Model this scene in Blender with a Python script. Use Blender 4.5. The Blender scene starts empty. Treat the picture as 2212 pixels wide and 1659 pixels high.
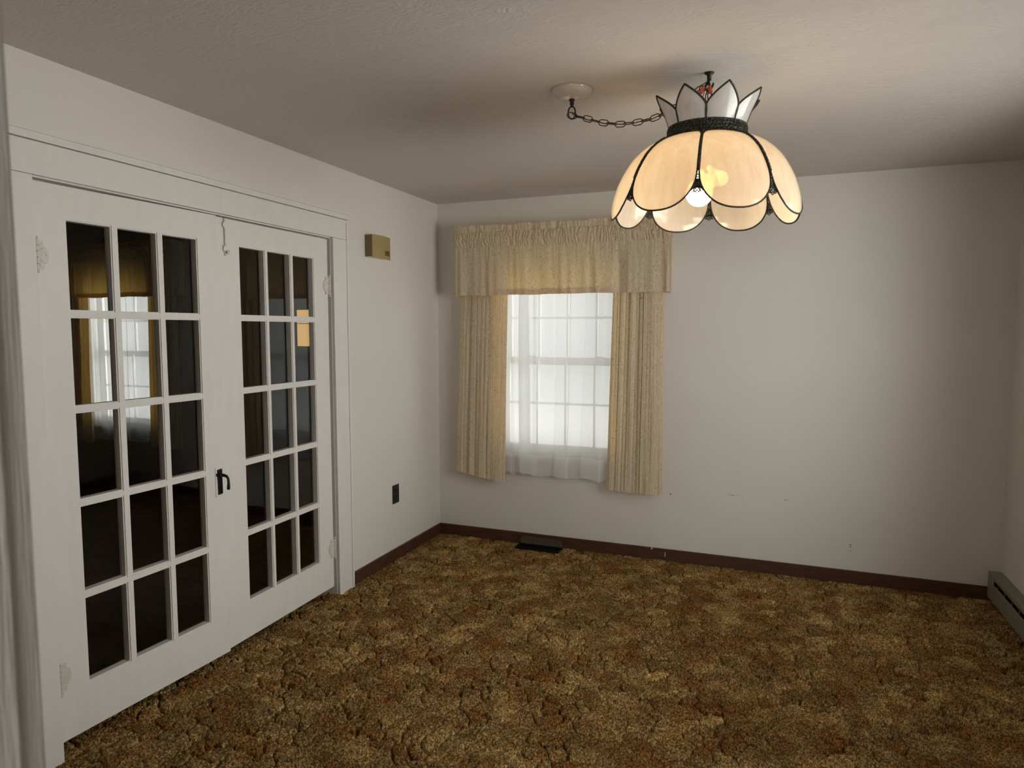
import bpy, bmesh, math, random
from mathutils import Vector, Matrix, noise

SC = bpy.context.scene
COL = SC.collection
PI = math.pi
sin, cos = math.sin, math.cos
rnd = random.Random(7)

# ------------------------------------------------------------------ camera
CAM = Vector((2.28721, -4.37077, 1.49975))
YAW, PITCH, FPX = 0.3732852, -0.0797180, 1450.52
F = Vector((-sin(YAW) * cos(PITCH), cos(YAW) * cos(PITCH), sin(PITCH)))
R = Vector((cos(YAW), sin(YAW), 0))
U = R.cross(F)
cd = bpy.data.cameras.new('camera')
cam = bpy.data.objects.new('camera', cd)
COL.objects.link(cam)
cam.matrix_world = Matrix(((R.x, U.x, -F.x, CAM.x), (R.y, U.y, -F.y, CAM.y), (R.z, U.z, -F.z, CAM.z), (0, 0, 0, 1)))
cd.sensor_fit = 'HORIZONTAL'
cd.sensor_width = 36
cd.lens = FPX / 2212 * 36
cd.clip_start = 0.02
cd.dof.use_dof = True
cd.dof.focus_distance = 4.0
cd.dof.aperture_fstop = 6.8
SC.camera = cam

# ------------------------------------------------------------------ world and exposure
SC.view_settings.view_transform = 'Standard'
SC.view_settings.look = 'None'
SC.view_settings.exposure = 0.0
SC.view_settings.gamma = 1.0
SC.view_settings.use_curve_mapping = False
SC.cycles.max_bounces = 10
SC.cycles.diffuse_bounces = 6
SC.cycles.transparent_max_bounces = 24
SC.cycles.caustics_reflective = False
SC.cycles.caustics_refractive = False
SC.cycles.sample_clamp_indirect = 6.0

SKY_BASE, SKY_SUN, SKY_REAR = 1.0, 16.5, 15.5
GROUND_SUN = 5.5          # sunlit ground past the right-hand wall, brighter than the sky there
w = bpy.data.worlds.new('overcast_day')
SC.world = w
w.use_nodes = True
nt = w.node_tree
nt.nodes.clear()
N = nt.nodes.new
tc = N('ShaderNodeTexCoord')
sp = N('ShaderNodeSeparateXYZ')
nt.links.new(tc.outputs['Generated'], sp.inputs[0])
vr = N('ShaderNodeValToRGB')          # pale sky over brighter, sunlit ground
mz = N('ShaderNodeMapRange')
mz.inputs[1].default_value = -1.0
mz.inputs[2].default_value = 1.0
nt.links.new(sp.outputs['Z'], mz.inputs[0])
nt.links.new(mz.outputs[0], vr.inputs[0])
cr = vr.color_ramp
cr.elements[0].position = 0.0
cr.elements[0].color = (1.0, 0.98, 0.92, 1)
cr.elements[1].position = 1.0
cr.elements[1].color = (0.92, 0.96, 1.0, 1)
for p, c in ((0.38, (1.05, 1.04, 0.98, 1)), (0.435, (1.15, 1.14, 1.08, 1)), (0.455, (0.86, 0.88, 0.88, 1)), (0.55, (0.84, 0.84, 0.85, 1)), (0.60, (0.98, 1.0, 0.96, 1))):
    e = cr.elements.new(p)
    e.color = c
mx = N('ShaderNodeMapRange')          # the bright side of the sky is past the right-hand wall
mx.interpolation_type = 'SMOOTHSTEP'
mx.inputs[1].default_value = 0.70
mx.inputs[2].default_value = 0.97
mx.inputs[3].default_value = SKY_BASE
mx.inputs[4].default_value = SKY_SUN
gx = N('ShaderNodeMapRange')          # sunlit ground below that side
gx.interpolation_type = 'SMOOTHSTEP'
gx.inputs[1].default_value = 0.2
gx.inputs[2].default_value = 0.6
nt.links.new(sp.outputs['X'], gx.inputs[0])
gz = N('ShaderNodeMapRange')
gz.interpolation_type = 'SMOOTHSTEP'
gz.inputs[1].default_value = -0.35
gz.inputs[2].default_value = -0.8
gz.inputs[4].default_value = GROUND_SUN
nt.links.new(sp.outputs['Z'], gz.inputs[0])
gm = N('ShaderNodeMath')
gm.operation = 'MULTIPLY'
nt.links.new(gx.outputs[0], gm.inputs[0])
nt.links.new(gz.outputs[0], gm.inputs[1])
nt.links.new(sp.outputs['X'], mx.inputs[0])
my = N('ShaderNodeMapRange')          # and behind the camera
my.interpolation_type = 'SMOOTHSTEP'
my.inputs[1].default_value = -0.35
my.inputs[2].default_value = -0.95
my.inputs[3].default_value = 0.0
my.inputs[4].default_value = SKY_REAR - SKY_BASE
nt.links.new(sp.outputs['Y'], my.inputs[0])
sm = N('ShaderNodeMath')
sm.operation = 'ADD'
nt.links.new(mx.outputs[0], sm.inputs[0])
nt.links.new(my.outputs[0], sm.inputs[1])
bg = N('ShaderNodeBackground')
nt.links.new(vr.outputs[0], bg.inputs[0])
sg = N('ShaderNodeMath')
sg.operation = 'ADD'
nt.links.new(sm.outputs[0], sg.inputs[0])
nt.links.new(gm.outputs[0], sg.inputs[1])
nt.links.new(sg.outputs[0], bg.inputs[1])
wo = N('ShaderNodeOutputWorld')
nt.links.new(bg.outputs[0], wo.inputs[0])


def portal(name, loc, rot, sx, sy):
    l = bpy.data.lights.new(name, 'AREA')
    l.shape = 'RECTANGLE'
    l.size, l.size_y = sx, sy
    l.cycles.is_portal = True
    o = bpy.data.objects.new(name, l)
    COL.objects.link(o)
    o.location, o.rotation_euler = loc, rot


RW = 3.4874            # right wall
H = 2.4                # ceiling
FY = -4.053            # room face of the front wall
DX = -4.08             # the adjoining room's window sits this far along the same wall
portal('daylight_portal', (0.95, 0.14, 1.3), (-PI / 2, 0, 0), 0.9, 1.3)
portal('daylight_portal', (0.95 + DX, 0.14, 1.3), (-PI / 2, 0, 0), 0.9, 1.3)
portal('daylight_portal', (RW + 0.14, -1.95, 1.42), (0, PI / 2, 0), 1.3, 1.5)
HB, HX0 = -6.3, 0.9        # the hall the camera stands in: rear wall, left wall
HW0, HW1, HZ0, HZ1 = 1.7, 3.05, 0.85, 2.05     # and its window
portal('daylight_portal', ((HW0 + HW1) / 2, HB - 0.16, 1.45), (PI / 2, 0, 0), 1.2, 1.25)


# ------------------------------------------------------------------ materials
def mat(name):
    m = bpy.data.materials.new(name)
    m.use_nodes = True
    t = m.node_tree
    t.nodes.clear()
    return m, t, t.nodes.new, t.links.new


def principled(name, col, rough=0.6, metal=0.0, spec=0.5, var=0.0, var_scale=8.0, bump=0.0, bump_scale=200.0, stretch=(1, 1, 1), bdist=0.002):
    m, t, N, Lk = mat(name)
    b = N('ShaderNodeBsdfPrincipled')
    o = N('ShaderNodeOutputMaterial')
    Lk(b.outputs[0], o.inputs[0])
    b.inputs['Base Color'].default_value = (*col, 1)
    b.inputs['Roughness'].default_value = rough
    b.inputs['Metallic'].default_value = metal
    b.inputs['Specular IOR Level'].default_value = spec
    tc = N('ShaderNodeTexCoord')
    mp = N('ShaderNodeMapping')
    mp.inputs['Scale'].default_value = stretch
    Lk(tc.outputs['Object'], mp.inputs[0])
    if var:
        n = N('ShaderNodeTexNoise')
        n.inputs['Scale'].default_value = var_scale
        n.inputs['Detail'].default_value = 5
        Lk(mp.outputs[0], n.inputs['Vector'])
        r = N('ShaderNodeValToRGB')
        r.color_ramp.elements[0].position = 0.3
        r.color_ramp.elements[1].position = 0.7
        r.color_ramp.elements[0].color = (*[c * (1 - var) for c in col], 1)
        r.color_ramp.elements[1].color = (*[min(1, c * (1 + var)) for c in col], 1)
        Lk(n.outputs[0], r.inputs[0])
        Lk(r.outputs[0], b.inputs['Base Color'])
    if bump:
        n = N('ShaderNodeTexNoise')
        n.inputs['Scale'].default_value = bump_scale
        n.inputs['Detail'].default_value = 4
        Lk(mp.outputs[0], n.inputs['Vector'])
        bp = N('ShaderNodeBump')
        bp.inputs['Strength'].default_value = bump
        bp.inputs['Distance'].default_value = bdist
        Lk(n.outputs[0], bp.inputs['Height'])
        Lk(bp.outputs[0], b.inputs['Normal'])
    return m


M = {}
M['wall'] = principled('wall_paint', (0.70, 0.67, 0.625), 0.75, spec=0.25, var=0.02, var_scale=1.5, bump=0.25, bump_scale=120)
M['dimmed_wall'] = principled('dimmed_adjoining_wall', (0.06, 0.05, 0.042), 0.7, var=0.2, var_scale=4)  # the unlit room's dimness is put into this wall colour
M['dimmed_floor'] = principled('dimmed_adjoining_carpet', (0.035, 0.028, 0.022), 0.95, var=0.3, var_scale=60)  # carpet colour darkened for the same unlit room
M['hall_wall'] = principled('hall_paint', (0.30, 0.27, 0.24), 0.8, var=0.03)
M['paint'] = principled('door_paint', (0.72, 0.695, 0.66), 0.42, spec=0.4, var=0.025, var_scale=5, bump=0.12, bump_scale=30, stretch=(6, 6, 1))
M['hardware_paint'] = principled('offtone_hardware_paint', (0.62, 0.575, 0.52), 0.4, spec=0.5, var=0.08, var_scale=60)  # slightly darker than the door paint so the hardware stands out
M['trim_paint'] = principled('trim_paint', (0.72, 0.695, 0.665), 0.4, spec=0.4, var=0.02, var_scale=5, bump=0.1, bump_scale=30, stretch=(6, 6, 1))
M['jamb_paint'] = principled('brushed_jamb_paint', (0.63, 0.595, 0.55), 0.45, spec=0.4, var=0.10, var_scale=25, bump=0.7, bump_scale=60, stretch=(8, 8, 0.35), bdist=0.004)
M['wood'] = principled('baseboard_wood', (0.075, 0.030, 0.017), 0.45, spec=0.35, var=0.35, var_scale=9, stretch=(1.2, 1.2, 14))
M['black'] = principled('black_plastic', (0.006, 0.006, 0.006), 0.35)
M['iron'] = principled('dark_bronze', (0.018, 0.015, 0.012), 0.5, metal=0.4, var=0.4, var_scale=60)
M['blackened'] = principled('worn_black_metal', (0.012, 0.011, 0.011), 0.35, metal=0.5, var=0.5, var_scale=90)
M['gold'] = principled('aged_gold_plastic', (0.36, 0.275, 0.115), 0.45, var=0.06, var_scale=20)
M['gold_dark'] = principled('dark_gold_label', (0.15, 0.092, 0.02), 0.4)
M['gold_side'] = principled('brown_gold_side', (0.17, 0.115, 0.045), 0.5, var=0.08, var_scale=20)  # darker, browner gold than the chime front
M['heater'] = principled('heater_enamel', (0.23, 0.215, 0.165), 0.45, spec=0.4, var=0.06, var_scale=12)
M['register'] = principled('register_enamel', (0.085, 0.068, 0.052), 0.4, var=0.25, var_scale=40)
M['white_plastic'] = principled('white_plastic', (0.8, 0.79, 0.76), 0.3)
M['canopy'] = principled('white_enamel', (0.55, 0.50, 0.455), 0.12, spec=0.6)
M['orange'] = principled('orange_connector', (0.62, 0.10, 0.03), 0.45)
M['cord'] = principled('brown_cord', (0.13, 0.07, 0.03), 0.5)
M['scuff'] = principled('scuff_dark', (0.05, 0.045, 0.04), 0.8)


def ceiling_mat():
    m, t, N, Lk = mat('textured_ceiling_paint')
    b = N('ShaderNodeBsdfPrincipled')
    o = N('ShaderNodeOutputMaterial')
    Lk(b.outputs[0], o.inputs[0])
    b.inputs['Base Color'].default_value = (0.625, 0.58, 0.54, 1)
    b.inputs['Roughness'].default_value = 0.55
    b.inputs['Specular IOR Level'].default_value = 0.35
    tc = N('ShaderNodeTexCoord')
    mp = N('ShaderNodeMapping')
    mp.inputs['Scale'].default_value = (1, 2.6, 1)
    mp.inputs['Rotation'].default_value = (0, 0, 0.25)
    Lk(tc.outputs['Object'], mp.inputs[0])
    n0 = N('ShaderNodeTexNoise')
    n0.inputs['Scale'].default_value = 3
    Lk(mp.outputs[0], n0.inputs['Vector'])
    ad = N('ShaderNodeVectorMath')
    ad.operation = 'MULTIPLY_ADD'
    ad.inputs[1].default_value = (0.25, 0.25, 0)
    Lk(n0.outputs['Color'], ad.inputs[0])
    Lk(mp.outputs[0], ad.inputs[2])
    n1 = N('ShaderNodeTexNoise')
    n1.inputs['Scale'].default_value = 38
    n1.inputs['Detail'].default_value = 6
    n1.inputs['Roughness'].default_value = 0.62
    Lk(ad.outputs[0], n1.inputs['Vector'])
    r = N('ShaderNodeValToRGB')
    r.color_ramp.elements[0].position = 0.38
    r.color_ramp.elements[1].position = 0.72
    Lk(n1.outputs[0], r.inputs[0])
    bp = N('ShaderNodeBump')
    bp.inputs['Strength'].default_value = 0.55
    bp.inputs['Distance'].default_value = 0.004
    Lk(r.outputs[0], bp.inputs['Height'])
    Lk(bp.outputs[0], b.inputs['Normal'])
    return m


M['ceiling'] = ceiling_mat()


def carpet_mat():
    m, t, N, Lk = mat('sculpted_shag_carpet')
    b = N('ShaderNodeBsdfPrincipled')
    o = N('ShaderNodeOutputMaterial')
    Lk(b.outputs[0], o.inputs[0])
    b.inputs['Roughness'].default_value = 0.95
    b.inputs['Specular IOR Level'].default_value = 0.05
    tc = N('ShaderNodeTexCoord')

    def noise_(scale, detail=3, rough=0.5, vec=None):
        n = N('ShaderNodeTexNoise')
        n.inputs['Scale'].default_value = scale
        n.inputs['Detail'].default_value = detail
        n.inputs['Roughness'].default_value = rough
        Lk(vec if vec is not None else tc.outputs['Object'], n.inputs['Vector'])
        return n

    def ramp(src, stops):
        r = N('ShaderNodeValToRGB')
        e = r.color_ramp.elements
        e[0].position, e[0].color = stops[0][0], (*stops[0][1], 1)
        e[1].position, e[1].color = stops[-1][0], (*stops[-1][1], 1)
        for p, c in stops[1:-1]:
            k = e.new(p)
            k.color = (*c, 1)
        Lk(src, r.inputs[0])
        return r.outputs[0]

    def mixc(a, bb, fac, mode='MIX'):
        x = N('ShaderNodeMix')
        x.data_type = 'RGBA'
        x.blend_type = mode
        if isinstance(fac, float):
            x.inputs[0].default_value = fac
        else:
            Lk(fac, x.inputs[0])
        Lk(a, x.inputs[6])
        Lk(bb, x.inputs[7])
        return x.outputs[2]

    def math_(op, a, bb=None):
        x = N('ShaderNodeMath')
        x.operation = op
        for i, v in enumerate((a, bb)):
            if v is None:
                continue
            if isinstance(v, (int, float)):
                x.inputs[i].default_value = v
            else:
                Lk(v, x.inputs[i])
        return x.outputs[0]

    def attr(nm):
        x = N('ShaderNodeAttribute')
        x.attribute_name = nm
        return x.outputs['Fac']
    # patches of brown, rust, tan and olive yarn, each clump a little different
    tone = math_('ADD', math_('MULTIPLY', attr('clump'), 0.24), math_('MULTIPLY', noise_(5.5, 6, 0.7).outputs[0], 1.15))
    tone = math_('SUBTRACT', tone, 0.155)
    base = ramp(tone, [(0.22, (0.11, 0.06, 0.023)), (0.36, (0.19, 0.092, 0.033)), (0.46, (0.18, 0.115, 0.046)), (0.58, (0.255, 0.17, 0.075)), (0.72, (0.365, 0.25, 0.108)), (0.86, (0.46, 0.33, 0.155))])
    off = N('ShaderNodeMapping')
    off.inputs['Location'].default_value = (13.7, 4.1, 2.2)
    Lk(tc.outputs['Object'], off.inputs[0])
    rustm = ramp(noise_(7.0, 4, 0.6, off.outputs[0]).outputs[0], [(0.50, (0, 0, 0)), (0.64, (1, 1, 1))])
    rust = N('ShaderNodeRGB')
    rust.outputs[0].default_value = (0.23, 0.098, 0.030, 1)
    c1 = mixc(base, rust.outputs[0], math_('MULTIPLY', rustm, 0.55))
    # heathered tufts
    g1 = noise_(200, 3, 0.8)
    gv = math_('ADD', math_('MULTIPLY', attr('tuft'), 0.75), math_('MULTIPLY', g1.outputs[0], 0.5))
    grain = ramp(gv, [(0.22, (0.18, 0.145, 0.11)), (0.55, (0.92, 0.88, 0.80)), (0.85, (2.2, 2.1, 1.85)), (1.05, (3.1, 2.95, 2.6))])
    c3 = mixc(c1, grain, 1.0, 'MULTIPLY')
    Lk(c3, b.inputs['Base Color'])
    hgt = math_('ADD', math_('MULTIPLY', g1.outputs[0], 0.9), math_('MULTIPLY', noise_(70, 3).outputs[0], 0.6))
    bp = N('ShaderNodeBump')
    bp.inputs['Strength'].default_value = 0.6
    bp.inputs['Distance'].default_value = 0.006
    Lk(hgt, bp.inputs['Height'])
    Lk(bp.outputs[0], b.inputs['Normal'])
    return m


M['carpet'] = carpet_mat()


def fabric_mat():
    m, t, N, Lk = mat('slubbed_drapery_fabric')
    tc = N('ShaderNodeTexCoord')
    mp = N('ShaderNodeMapping')
    mp.inputs['Scale'].default_value = (60, 60, 400)
    Lk(tc.outputs['Object'], mp.inputs[0])
    n = N('ShaderNodeTexNoise')
    n.inputs['Scale'].default_value = 1
    n.inputs['Detail'].default_value = 2
    Lk(mp.outputs[0], n.inputs['Vector'])
    mp2 = N('ShaderNodeMapping')
    mp2.inputs['Scale'].default_value = (900, 900, 30)
    Lk(tc.outputs['Object'], mp2.inputs[0])
    n2 = N('ShaderNodeTexNoise')
    n2.inputs['Scale'].default_value = 1
    Lk(mp2.outputs[0], n2.inputs['Vector'])
    weave = N('ShaderNodeValToRGB')
    weave.color_ramp.elements[0].position = 0.35
    weave.color_ramp.elements[0].color = (0.64, 0.57, 0.425, 1)
    weave.color_ramp.elements[1].position = 0.62
    weave.color_ramp.elements[1].color = (0.90, 0.815, 0.63, 1)
    Lk(n2.outputs[0], weave.inputs[0])
    fl = N('ShaderNodeValToRGB')
    fl.color_ramp.elements[0].position = 0.30
    fl.color_ramp.elements[0].color = (1, 1, 1, 1)
    fl.color_ramp.elements[1].position = 0.35
    fl.color_ramp.elements[1].color = (0, 0, 0, 1)
    Lk(n.outputs[0], fl.inputs[0])
    mix = N('ShaderNodeMix')
    mix.data_type = 'RGBA'
    mix.inputs[7].default_value = (0.14, 0.09, 0.045, 1)
    Lk(fl.outputs[0], mix.inputs[0])
    Lk(weave.outputs[0], mix.inputs[6])
    mul = N('ShaderNodeMix')
    mul.data_type = 'RGBA'
    mul.blend_type = 'MULTIPLY'
    mul.inputs[0].default_value = 1
    mul.inputs[7].default_value = (1.0, 0.68, 0.20, 1)
    Lk(mix.outputs[2], mul.inputs[6])
    d = N('ShaderNodeBsdfDiffuse')
    Lk(mix.outputs[2], d.inputs[0])
    tr = N('ShaderNodeBsdfTranslucent')
    Lk(mul.outputs[2], tr.inputs[0])
    ms = N('ShaderNodeMixShader')
    ms.inputs[0].default_value = 0.36
    Lk(d.outputs[0], ms.inputs[1])
    Lk(tr.outputs[0], ms.inputs[2])
    bp = N('ShaderNodeBump')
    bp.inputs['Strength'].default_value = 0.3
    bp.inputs['Distance'].default_value = 0.001
    Lk(n.outputs[0], bp.inputs['Height'])
    Lk(bp.outputs[0], d.inputs['Normal'])
    o = N('ShaderNodeOutputMaterial')
    Lk(ms.outputs[0], o.inputs[0])
    return m


M['fabric'] = fabric_mat()


def sheer_mat(name, clear, through, col=(0.93, 0.93, 0.92)):
    m, t, N, Lk = mat(name)
    tc = N('ShaderNodeTexCoord')
    mp = N('ShaderNodeMapping')
    mp.inputs['Scale'].default_value = (700, 700, 900)
    Lk(tc.outputs['Object'], mp.inputs[0])
    n = N('ShaderNodeTexNoise')
    n.inputs['Scale'].default_value = 1
    Lk(mp.outputs[0], n.inputs['Vector'])
    mr = N('ShaderNodeMapRange')
    mr.inputs[3].default_value = clear + 0.05
    mr.inputs[4].default_value = clear - 0.05
    Lk(n.outputs[0], mr.inputs[0])
    d = N('ShaderNodeBsdfDiffuse')
    d.inputs[0].default_value = (*col, 1)
    tl = N('ShaderNodeBsdfTranslucent')
    tl.inputs[0].default_value = (*col, 1)
    a = N('ShaderNodeMixShader')
    a.inputs[0].default_value = through
    Lk(d.outputs[0], a.inputs[1])
    Lk(tl.outputs[0], a.inputs[2])
    tp = N('ShaderNodeBsdfTransparent')
    s = N('ShaderNodeMixShader')
    Lk(mr.outputs[0], s.inputs[0])
    Lk(a.outputs[0], s.inputs[1])
    Lk(tp.outputs[0], s.inputs[2])
    o = N('ShaderNodeOutputMaterial')
    Lk(s.outputs[0], o.inputs[0])
    return m


M['sheer'] = sheer_mat('sheer_voile', 0.30, 0.85)
M['sheer_hem'] = sheer_mat('sheer_voile_hem', 0.16, 0.55)


def thin_fresnel(N, Lk, ior):
    """the same reflectance from either side of a thin pane"""
    g = N('ShaderNodeNewGeometry')
    mr = N('ShaderNodeMapRange')
    mr.inputs[3].default_value = ior
    mr.inputs[4].default_value = 1 / ior
    Lk(g.outputs['Backfacing'], mr.inputs[0])
    fr = N('ShaderNodeFresnel')
    Lk(mr.outputs[0], fr.inputs[0])
    return fr


def glass_mat():
    m, t, N, Lk = mat('pane_glass')
    fr = thin_fresnel(N, Lk, 1.42)
    tp = N('ShaderNodeBsdfTransparent')
    tp.inputs[0].default_value = (0.97, 0.975, 0.97, 1)
    g = N('ShaderNodeBsdfGlossy')
    g.inputs['Roughness'].default_value = 0.015
    s = N('ShaderNodeMixShader')
    Lk(fr.outputs[0], s.inputs[0])
    Lk(tp.outputs[0], s.inputs[1])
    Lk(g.outputs[0], s.inputs[2])
    o = N('ShaderNodeOutputMaterial')
    Lk(s.outputs[0], o.inputs[0])
    return m


M['glass'] = glass_mat()


def slag_mat(name, c_dif, c_tr, tr, clear):
    """streaky opalescent glass"""
    m, t, N, Lk = mat(name)
    tc = N('ShaderNodeTexCoord')
    mp = N('ShaderNodeMapping')
    mp.inputs['Scale'].default_value = (38, 38, 5)
    Lk(tc.outputs['Object'], mp.inputs[0])
    n = N('ShaderNodeTexNoise')
    n.inputs['Scale'].default_value = 1
    n.inputs['Detail'].default_value = 4
    n.inputs['Distortion'].default_value = 0.6
    Lk(mp.outputs[0], n.inputs['Vector'])

    def rm(a, b):
        r = N('ShaderNodeValToRGB')
        r.color_ramp.elements[0].position = 0.32
        r.color_ramp.elements[1].position = 0.68
        r.color_ramp.elements[0].color = (*a, 1)
        r.color_ramp.elements[1].color = (*b, 1)
        Lk(n.outputs[0], r.inputs[0])
        return r.outputs[0]
    d = N('ShaderNodeBsdfDiffuse')
    Lk(rm([c * 0.88 for c in c_dif], c_dif), d.inputs[0])
    tl = N('ShaderNodeBsdfTranslucent')
    Lk(rm([c_tr[0] * 0.88, c_tr[1] * 0.80, c_tr[2] * 0.68], c_tr), tl.inputs[0])
    a = N('ShaderNodeMixShader')
    a.inputs[0].default_value = tr
    Lk(d.outputs[0], a.inputs[1])
    Lk(tl.outputs[0], a.inputs[2])
    rf = N('ShaderNodeBsdfTransparent')
    rf.inputs[0].default_value = (1.0, 0.62, 0.2, 1)
    b = N('ShaderNodeMixShader')
    Lk(rm([clear * 0.25] * 3, [clear] * 3), b.inputs[0])
    Lk(a.outputs[0], b.inputs[1])
    Lk(rf.outputs[0], b.inputs[2])
    g = N('ShaderNodeBsdfGlossy')
    g.inputs['Roughness'].default_value = 0.12
    fr = thin_fresnel(N, Lk, 1.45)
    e = N('ShaderNodeMixShader')
    Lk(fr.outputs[0], e.inputs[0])
    Lk(b.outputs[0], e.inputs[1])
    Lk(g.outputs[0], e.inputs[2])
    o = N('ShaderNodeOutputMaterial')
    Lk(e.outputs[0], o.inputs[0])
    return m


M['slag'] = slag_mat('opalescent_shade_glass', (0.80, 0.71, 0.60), (0.98, 0.77, 0.52), 0.5, 0.05)
M['slag_white'] = slag_mat('white_opalescent_glass', (0.66, 0.66, 0.66), (0.72, 0.70, 0.66), 0.4, 0.0)


def band_mat():
    m = principled('filigree_bronze', (0.022, 0.024, 0.017), 0.42, metal=0.5)
    t = m.node_tree
    N, Lk = t.nodes.new, t.links.new
    b = [n for n in t.nodes if n.type == 'BSDF_PRINCIPLED'][0]
    tc = N('ShaderNodeTexCoord')
    v = N('ShaderNodeTexVoronoi')
    v.inputs['Scale'].default_value = 130
    Lk(tc.outputs['Object'], v.inputs['Vector'])
    bp = N('ShaderNodeBump')
    bp.inputs['Strength'].default_value = 1.0
    bp.inputs['Distance'].default_value = 0.006
    Lk(v.outputs['Distance'], bp.inputs['Height'])
    Lk(bp.outputs[0], b.inputs['Normal'])
    return m


M['band'] = band_mat()


def emis(name, col, s):
    m, t, N, Lk = mat(name)
    e = N('ShaderNodeEmission')
    e.inputs[0].default_value = (*col, 1)
    e.inputs[1].default_value = s
    o = N('ShaderNodeOutputMaterial')
    Lk(e.outputs[0], o.inputs[0])
    return m


M['bulb'] = emis('lit_bulb', (1.0, 0.82, 0.58), 26.0)
M['amber'] = emis('amber_glow', (1.0, 0.60, 0.20), 0.62)  # emission gives the unidentified amber patch its glow


# ------------------------------------------------------------------ mesh helpers
class MB:
    def __init__(self):
        self.v, self.f = [], []

    def add(self, vs, fs):
        k = len(self.v)
        self.v += [tuple(p) for p in vs]
        self.f += [tuple(i + k for i in q) for q in fs]
        return self

    def box(self, a, b):
        x0, y0, z0 = (min(a[i], b[i]) for i in range(3))
        x1, y1, z1 = (max(a[i], b[i]) for i in range(3))
        return self.add([(x0, y0, z0), (x1, y0, z0), (x1, y1, z0), (x0, y1, z0), (x0, y0, z1), (x1, y0, z1), (x1, y1, z1), (x0, y1, z1)],
                        [(0, 3, 2, 1), (4, 5, 6, 7), (0, 1, 5, 4), (1, 2, 6, 5), (2, 3, 7, 6), (3, 0, 4, 7)])

    def grid(self, P, closed_u=False, flip=False):
        nu, nv = len(P), len(P[0])
        vs = [p for row in P for p in row]
        fs = []
        for i in range(nu if closed_u else nu - 1):
            for j in range(nv - 1):
                a, b = i * nv + j, ((i + 1) % nu) * nv + j
                fs.append((a, a + 1, b + 1, b) if flip else (a, b, b + 1, a + 1))
        return self.add(vs, fs)

    def tube(self, pts, r, n=8, closed=False, caps=True):
        pts = [Vector(p) for p in pts]
        m = len(pts)
        rr = r if callable(r) else (lambda i: r)
        prev = None
        rings = []
        for i, p in enumerate(pts):
            if closed:
                t = pts[(i + 1) % m] - pts[i - 1]
            else:
                t = pts[min(i + 1, m - 1)] - pts[max(i - 1, 0)]
            t.normalize()
            if prev is None:
                a = Vector((0, 0, 1)) if abs(t.z) < 0.9 else Vector((1, 0, 0))
                prev = t.cross(a).normalized()
            prev = (prev - t * prev.dot(t)).normalized()
            q = t.cross(prev)
            rings.append([p + (prev * cos(2 * PI * k / n) + q * sin(2 * PI * k / n)) * rr(i) for k in range(n)])
        vs = [p for g in rings for p in g]
        fs = []
        for i in range(m if closed else m - 1):
            j = (i + 1) % m
            for k in range(n):
                l = (k + 1) % n
                fs.append((i * n + k, i * n + l, j * n + l, j * n + k))
        if caps and not closed:
            fs.append(tuple(range(n))[::-1])
            fs.append(tuple((m - 1) * n + k for k in range(n)))
        return self.add(vs, fs)

    def lathe(self, prof, n=32, o=(0, 0, 0), ax=None):
        """prof: (radius, height) along the axis ax (a rotation matrix turning z to it)"""
        o = Vector(o)
        A = ax or Matrix.Identity(3)
        P = [[o + A @ Vector((r * cos(2 * PI * k / n), r * sin(2 * PI * k / n), h)) for r, h in prof] for k in range(n)]
        return self.grid(P, closed_u=True)

    def prism(self, poly, fn, d0, d1):
        """poly of (a, b), extruded from depth d0 to d1; fn(a, b, d) gives the point"""
        n = len(poly)
        vs = [fn(a, b, d0) for a, b in poly] + [fn(a, b, d1) for a, b in poly]
        fs = [tuple(range(n))[::-1], tuple(range(n, 2 * n))] + [(i, (i + 1) % n, n + (i + 1) % n, n + i) for i in range(n)]
        return self.add(vs, fs)

    def build(self, name, m, parent=None, smooth=False, bevel=0.0, recalc=True):
        me = bpy.data.meshes.new(name)
        me.from_pydata(self.v, [], self.f)
        if recalc:
            bm = bmesh.new()
            bm.from_mesh(me)
            bmesh.ops.recalc_face_normals(bm, faces=bm.faces)
            bm.to_mesh(me)
            bm.free()
        o = bpy.data.objects.new(name, me)
        COL.objects.link(o)
        me.materials.append(m)
        if smooth:
            for p in me.polygons:
                p.use_smooth = True
        if bevel:
            b = o.modifiers.new('bevel', 'BEVEL')
            b.width, b.segments, b.limit_method = bevel, 2, 'ANGLE'
        if parent is not None:
            o.parent = parent
        return o


def tag(o, label=None, cat=None, group=None, kind=None):
    for k, v in (('label', label), ('category', cat), ('group', group), ('kind', kind)):
        if v:
            o[k] = v
    return o


def empty(name, loc=(0, 0, 0)):
    o = bpy.data.objects.new(name, None)
    COL.objects.link(o)
    o.location = loc
    o.empty_display_size = 0.05
    return o


def struct(o, label, cat):
    return tag(o, label, cat, kind='structure')


def shift(o, d):
    """move the vertices so that the origin sits at d"""
    o.data.transform(Matrix.Translation(-Vector(d)))
    o.location = d
    return o


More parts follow.
